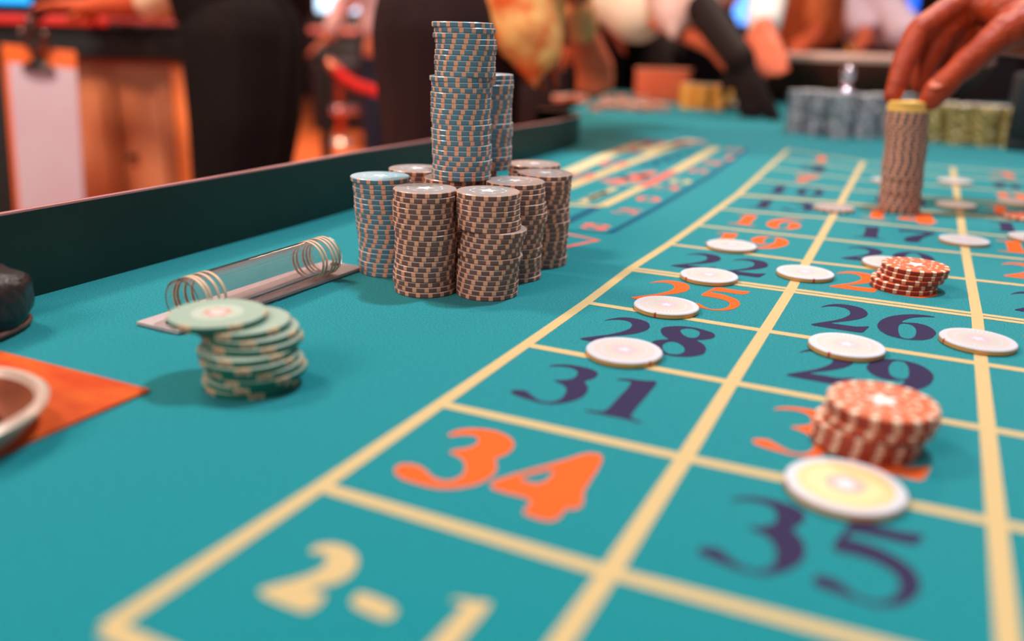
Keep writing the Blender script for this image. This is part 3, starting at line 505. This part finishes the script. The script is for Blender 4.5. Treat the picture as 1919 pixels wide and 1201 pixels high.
# people behind the wheel and in the aisle
def far(label,x,d,face,skin,shirt,trous,e,w,cf=1.8,cr=.05):
    P=at(x,80,d); a=[{'s':1,'e':toF(*e),'w':toF(*w),'hd':V((.3,-.5,-.4)),'sp':V((.5,.5,0)),'cuff':cf,'cr':cr},{'s':-1,'e':toF(e[0]-60,e[1],e[2]+.2),'w':toF(w[0]-80,w[1],w[2]+.1),'hd':V((-.3,-.5,-.4)),'sp':V((-.5,.5,0)),'cuff':1.8}]
    human(label,(P.x,P.y),face,skin,shirt,trous,a)
far('person in a white and lilac shirt behind the roulette wheel',1610,3.95,(0,-1),SK3,mat('shirt_lilac',(236,208,226),.8),BLK,(1640,-20,3.75),(1704,72,3.45),1.95,.075)
PD=at(1492,80,3.45); aD=[{'s':-1,'e':toF(1450,-60,2.7),'w':toF(1430,60,2.25),'hd':toF(1466,200,2.04)-toF(1430,60,2.25),'sp':V((-.9,.1,0)),'cuff':.3,'hr':1.25,'ar':1.1,'sf':1.2,'L':.10},{'s':1,'e':toF(1545,-40,3.2),'w':toF(1530,60,3.1),'hd':V((-.3,-.5,-.4)),'sp':V((-.5,.5,0)),'cuff':1.8}]
_,adD,_f=human('person in an orange brown shirt reaching one white cuffed hand over the chips',(PD.x,PD.y),(-.1,-1),SK3,mat('shirt_rust',(206,100,48),.8,noise=.5,nscale=5,rgb2=(160,64,30)),BLK,aD,lean=(0,.1))
bm=bmesh.new(); chain(bm,[(toF(1440,0,2.46),.052),(toF(1431,45,2.30),.046)]); adD(remesh('cuff',bm,mat('cuff_white',(240,230,224),.8),.008))
far('person in a pale pink shirt standing in the far aisle',728,5.2,(.3,-1),SK3,mat('shirt_rose',(236,176,176),.8),mat('denim_dark',(40,44,66),.8),(700,10,5.1),(696,70,5.0))
# ---------------------------------------------------------------- far end of the table
def chipstacks(name,label,cen,R,n,th,m,m2,group=None):
    t=empty(name,(cen[0][0],cen[0][1],0)); tag(t,label,'chip stacks',group,'stuff')
    bm=bmesh.new()
    for (x,y) in cen:
        for i in range(n):
            b2=bmesh.new(); lathe(b2,[(0,0),(R,0),(R,th*.92),(0,th*.92)],24,[0,0,0])
            for f in b2.faces:
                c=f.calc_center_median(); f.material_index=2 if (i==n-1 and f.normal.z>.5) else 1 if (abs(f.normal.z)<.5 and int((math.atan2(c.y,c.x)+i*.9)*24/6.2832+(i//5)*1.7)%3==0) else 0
            for v in b2.verts: v.co+=V((x-cen[0][0]+random.gauss(0,.0018),y-cen[0][1]+random.gauss(0,.0018),i*th))
            tmp=bpy.data.meshes.new('t'); b2.to_mesh(tmp); b2.free(); bm.from_mesh(tmp); bpy.data.meshes.remove(tmp)
    bmesh.ops.recalc_face_normals(bm,faces=bm.faces)
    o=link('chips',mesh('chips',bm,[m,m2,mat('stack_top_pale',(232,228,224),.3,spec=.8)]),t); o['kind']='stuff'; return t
c0=g(1568,258).xy; cc=[c0+V((dx*.041+(dy%2)*.02,abs(dx)*.030+dy*.040)) for dy in (0,1) for dx in (-2,-1,0,1,2)]
chipstacks('chip_stacks','silver and grey chip stacks clustered at the far end of the felt',cc,.0197,23,.0034,mat('chip_silver',(146,156,170),.35,spec=.7),mat('chip_silver_spot',(228,210,208),.4))
c0=g(1812,272).xy; cc=[c0+V((dx*.041+(dy%2)*.02,abs(dx)*.016+dy*.040)) for dy in (0,1) for dx in (-1.5,-.5,.5,1.5)]
chipstacks('chip_stacks','yellow green chip stacks clustered at the far right of the felt',cc,.0197,20,.0034,mat('chip_olive',(168,146,82),.35,spec=.7),mat('chip_olive_spot',(250,218,150),.4))
c0=g(1316,205).xy; cc=[c0+V((dx*.042,dy*.038+abs(dx)*.01)) for dy in (0,1) for dx in (-1,0,1)]
chipstacks('chip_stacks','bright yellow chip stacks beside the orange box',cc,.0205,18,.0034,mat('chip_gold',(255,170,44),.4),mat('chip_gold_spot',(250,214,130),.4))
cc=[g(x,y).xy for x,y in ((1118,206),(1136,201),(1156,205),(1172,199),(1190,203),(1206,207),(1224,200),(1140,190),(1165,188),(1092,190),(1070,186),(1050,188),(1240,205),(1205,190))]
chipstacks('chip_stacks','low spread of orange chips at the far left corner of the felt',cc,.0205,4,.0034,mat('chip_orange',(232,116,66),.45),mat('chip_orange_spot',(246,170,130),.45))
p=g(1383,208); t=chip('tanbig',(p.x,p.y,.018),0,'pale pink chip on a small dark block beside the yellow chips','pale chip at the far end')
boxo('chip_block',(p.x,p.y,.0081),(.07,.05,.0160),mat('block_black',(20,28,34),.5),bev=.003); tag(bpy.data.objects['chip_block'],'small dark block under the pale pink chip','block')
p=g(1240,188); t=empty('chip_box',(p.x,p.y,0),.1); tag(t,'flat fronted orange box standing behind the yellow chips','box')
boxo('box_body',(0,0,.042),(.150,.07,.083),mat('box_orange',(236,112,68),.6,noise=.5,nscale=18,rgb2=(220,86,48)),t,bev=.004); boxo('lid',(0,0,.0865),(.156,.076,.006),mat('box_lid',(238,136,100),.5),t,bev=.002)
p=g(1555,232); # dolly marker stands on the silver stacks
t=empty('win_marker',(c0.x,c0.y,0)); pm=g(1568,258).xy; t.location=(pm.x+.002,pm.y+.03,23*.0034); tag(t,'small silver win marker standing on the silver chip stacks','marker')
bm=bmesh.new(); lathe(bm,[(0,0),(.014,0),(.015,.004),(.009,.010),(.006,.020),(.010,.026),(.0125,.034),(.011,.042),(.006,.047),(0,.049)],28); link('marker_body',mesh('marker_body',bm,mat('marker_silver',(216,196,206),.15,metal=.9),True),t)
p=g(1935,278); t=empty('card_holder',(p.x,p.y,0)); tag(t,'black block shaped card holder at the right edge beyond the chips','card holder')
boxo('holder_body',(0,0,.062),(.09,.12,.124),MATS['block_black'],t,bev=.006); boxo('holder_lip',(-.02,-.066,.008),(.05,.02,.016),MATS['block_black'],t,bev=.003)
# roulette wheel
wc=at(1590,120,2.72); t=empty('roulette_wheel',(wc.x,wc.y,0)); tag(t,'wooden roulette wheel with pale rim at the far end of the table','roulette wheel')
RM=mat('wheel_rim',(232,176,160),.25,spec=.7,coat=.5)
bm=bmesh.new(); lathe(bm,[(0,0),(.30,0),(.33,.02),(.395,.10),(.405,.122),(.36,.118),(.30,.095),(.25,.07),(0,.07)],72); bmesh.ops.recalc_face_normals(bm,faces=bm.faces); link('bowl',mesh('bowl',bm,mat('wheel_wood',(128,60,42),.55,noise=.7,nscale=10,rgb2=(50,22,18),spec=.2),True),t)
bm=bmesh.new(); lathe(bm,[(.36,.119),(.405,.123),(.408,.136),(.395,.144),(.372,.142),(.36,.119)],72); bmesh.ops.recalc_face_normals(bm,faces=bm.faces); link('rim',mesh('rim',bm,RM,True),t)
bm=bmesh.new(); lathe(bm,[(0,.0701),(.23,.0701),(.24,.078),(.17,.085),(.05,.10),(.02,.115),(.016,.15),(.024,.16),(0,.175)],48); link('rotor',mesh('rotor',bm,mat('wheel_brass',(210,160,90),.2,metal=.9),True),t)
PR,PBk=mat('pocket_red',(190,30,26),.4),mat('pocket_black',(20,18,18),.4)
for i in range(37):
    a=2*math.pi*i/37; bm=bmesh.new(); box(bm,(.262,0,.0745),(.040,.040,.006),bev=.001); o=link('pocket',mesh('pocket',bm,PR if i%2 else PBk,True),t); o.rotation_euler=(0,0,a)
# ---------------------------------------------------------------- next table at the left with cabinet and clipboard
d0=2.45; zz=lambda y,d=d0,h=54: .153-(y-h)/1612*d*1.05
base=at(170,54,d0); RZ=math.atan2(.428,.903)
t=empty('gaming_table',(base.x,base.y,FZ),RZ); tag(t,'neighbouring table with red padded top over dark apron and orange cabinet','table')
X=lambda px,d=d0:(px-170)/1612*d
z0=FZ
def lb(n,x0,x1,y0,y1,za,zb,m,par=t,bev=.003): return boxo(n,((x0+x1)/2,(y0+y1)/2,(za+zb)/2-z0),(x1-x0,y1-y0,zb-za),m,par,bev=bev)
OR=mat('cabinet_orange',(204,126,84),.5,noise=.7,nscale=5,rgb2=(172,98,62),stretch=(1,1,.3)); BK=mat('apron_black',(28,32,34),.5)
lb('red_top',X(-700),X(212),-.03,.9,zz(50),zz(33),mat('cushion_red',(226,54,48),.5,noise=.5,nscale=4,rgb2=(200,40,36)),bev=.008)
lb('top_edge',X(212),X(345),-.03,.9,zz(52),zz(44),BK)
lb('apron',X(-700),X(345),0,.87,zz(104),zz(50),BK)
cab=lb('cabinet',X(-700),X(338),.05,.85,z0+.03,zz(104),OR)
lb('dark_panel',X(-700),X(8),.03,.06,z0+.03,zz(104),BK)
def door(xa,xb,lab):
    d=lb('door',X(xa),X(xb),.03,.05,z0+.08,zz(150),OR,t,.004)
    p_=boxo('door_panel',((X(xa)+X(xb))/2,.024,(z0+.16+zz(165))/2-z0),(X(xb)-X(xa)-.055,.014,zz(165)-z0-.16),mat('door_panel_tan',(224,152,110),.5,noise=.5,nscale=4,rgb2=(200,104,62)),t,bev=.004); p_.parent=d; p_.location=(0,0,0); d.parent=t
    h_=boxo('handle',(X(xa)+.035,.010,zz(280)-z0),(.028,.022,.016),mat('handle_dark',(70,36,26),.4),t,bev=.004); h_.parent=d; return d
door(196,300,''); door(60,190,'')
lb('corner_post',X(306),X(338),.02,.06,z0+.03,zz(110),mat('post_orange',(232,120,60),.5),t,.008)
# clipboard
dc=2.30; cp=at(84,250,dc); t=empty('clipboard',(cp.x,cp.y,cp.z),RZ); t.rotation_euler=(0,math.radians(4),RZ); tag(t,'orange clipboard with blank pale paper hanging from the next table','clipboard')
boxo('board',(0,0,-.03),(.190,.005,.50),mat('board_orange',(232,104,40),.5),t,bev=.002)
boxo('paper',(.008,-.004,-.045),(.176,.002,.44),mat('paper_lilac',(206,190,206),.7,noise=.3,nscale=6,rgb2=(204,180,200)),t)
CH=mat('clip_chrome',(120,90,84),.2,metal=.9)
bm=bmesh.new(); lathe(bm,[(0,0),(.045,0),(.036,.012),(.014,.022),(.010,.05),(0,.055)],20); bmesh.ops.scale(bm,vec=(1,.28,1),verts=bm.verts); o=link('clip_jaw',mesh('clip_jaw',bm,mat('clip_dark',(40,38,36),.3,metal=.6),True),t); o.location=(.0,-.012,.165)
for sx in (-1,1):
    bm=bmesh.new(); chain(bm,[((0,-.014,.20),.008),((sx*.022,-.02,.235),.008),((sx*.03,-.02,.255),.012)]); link('clip_arm',mesh('clip_arm',bm,CH,True),t)
bm=bmesh.new(); chain(bm,[((-.005,-.014,.255),.012),((-.010,-.014,.285),.013),((.004,.03,.30),.006)]); link('hanger_knob',mesh('hanger_knob',bm,CH,True),t)
# ---------------------------------------------------------------- aisle: stools, rope barrier, slot machines
CHR=mat('chrome_pink',(230,180,190),.12,metal=.9)
def stool(px,py,d,label):
    p=at(px,py,d); k=(FZ-CAM.z)/(p.z-CAM.z); p=CAM+(p-CAM)*k
    t=empty('bar_stool',(p.x,p.y,FZ)); tag(t,label,'stool')
    bm=bmesh.new(); lathe(bm,[(0,0),(.09,0),(.10,.03),(.08,.07),(.03,.10),(0,.10)],24); link('foot',mesh('foot',bm,mat('chrome_white',(236,220,220),.25,metal=.6),True),t)
    bm=bmesh.new(); lathe(bm,[(.025,.08),(.035,.10),(.035,.62),(.025,.62)],16); link('pole',mesh('pole',bm,mat('pole_copper',(190,90,60),.3,metal=.6),True),t)
    bm=bmesh.new(); lathe(bm,[(.0,.30),(.17,.30),(.18,.33),(.17,.36),(.0,.36)],28); link('foot_ring',mesh('foot_ring',bm,CHR,True),t)
    bm=bmesh.new(); lathe(bm,[(0,.60),(.17,.60),(.21,.64),(.21,.70),(.17,.73),(0,.73)],28); link('seat',mesh('seat',bm,mat('seat_dark',(34,30,40),.5),True),t)
    return t
stool(640,276,6,'chrome footed bar stool left of the red rope post'); stool(735,262,6,'chrome footed bar stool partly behind the brown trousers')
t=empty('rope_barrier',(at(612,115,3.4).x,at(612,115,3.4).y,FZ)); tag(t,'sagging red velvet rope with brass end in the aisle','rope barrier')
inv2=Matrix.Translation(t.location).inverted()
def addt(o): o.parent=t; o.matrix_parent_inverse=inv2; return o
bm=bmesh.new(); chain(bm,[(at(x,y,3.4),.021) for x,y in ((628,128),(645,145),(668,160),(695,168),(720,176),(742,182),(775,180),(800,170))]); addt(link('rope',mesh('rope',bm,mat('rope_red',(236,30,20),.7),True)))
bm=bmesh.new(); chain(bm,[(at(612,112,3.4),.022),(at(626,127,3.4),.024)]); addt(link('brass_end',mesh('brass_end',bm,mat('brass_rose',(216,120,90),.3,metal=.6),True)))
for px in (606,812):
    q=at(px,110,3.4); bm=bmesh.new(); chain(bm,[((q.x,q.y,FZ+.02),.022),((q.x,q.y,q.z),.022)]); capsule(bm,(q.x,q.y,q.z),(q.x,q.y,q.z+.01),.032,.032); addt(link('post',mesh('post',bm,mat('post_dark',(46,40,40),.4,metal=.4),True)))
    bm=bmesh.new(); lathe(bm,[(0,0),(.15,0),(.15,.01),(.03,.03),(0,.03)],28); o=link('post_base',mesh('post_base',bm,MATS['post_dark'],True)); o.location=(q.x,q.y,FZ); addt(o)
def slot(px,d,col,label,em=3.,face=True,warm=(255,190,150)):
    p=at(px,60,d); t=empty('slot_machine',(p.x,p.y,FZ),RZ); tag(t,label,'slot machine','slot machines along the back')
    SC=mat('screen_%d_%d_%d'%col,col,.3,emit=em); TP=mat('added_top_glow_%d_%d_%d'%warm,warm,.3,emit=2.2); CB=mat('slot_black',(30,22,30),.4)
    boxo('cabinet',(0,.1,.55),(.60,.5,1.1),CB,t,bev=.02); boxo('upper_cabinet',(0,.2,1.55),(.60,.3,.9),CB,t,bev=.02)
    boxo('button_deck',(0,-.16,.98),(.56,.16,.05),mat('deck_pink',(220,120,120),.3),t,bev=.01)
    boxo('screen',(0,.045,1.36),(.50,.012,.40),SC,t); boxo('added_upper_glow',(0,.045,1.78),(.50,.012,.34),TP,t)  # upper glowing panel added out of view, gives chip tops their sheen
    boxo('added_top_glow',(0,.2,2.16),(.60,.22,.30),TP,t,bev=.03)  # glowing top box likewise added, unseen above the frame
SL=[(15,7.2,(40,150,220),'cyan'),(330,7.6,(240,130,80),'amber'),(470,7.6,(235,150,130),'peach'),(640,7.6,(170,205,235),'pale blue'),(850,7.6,(200,120,220),'violet'),(1010,7.6,(240,150,90),'gold'),(1180,7.4,(220,170,200),'pink'),(1392,7.2,(90,150,245),'bright blue'),(1528,7.4,(240,170,120),'tan'),(1668,7.2,(30,90,220),'deep blue'),(1850,7.2,(240,140,100),'orange')]  # row filled out with added machines whose glow reflects in chip tops
for px,d,c,n in SL: slot(px,8.7,c,'dark slot machine with a %s screen and added glowing top far behind the tables'%n,em=2.6)
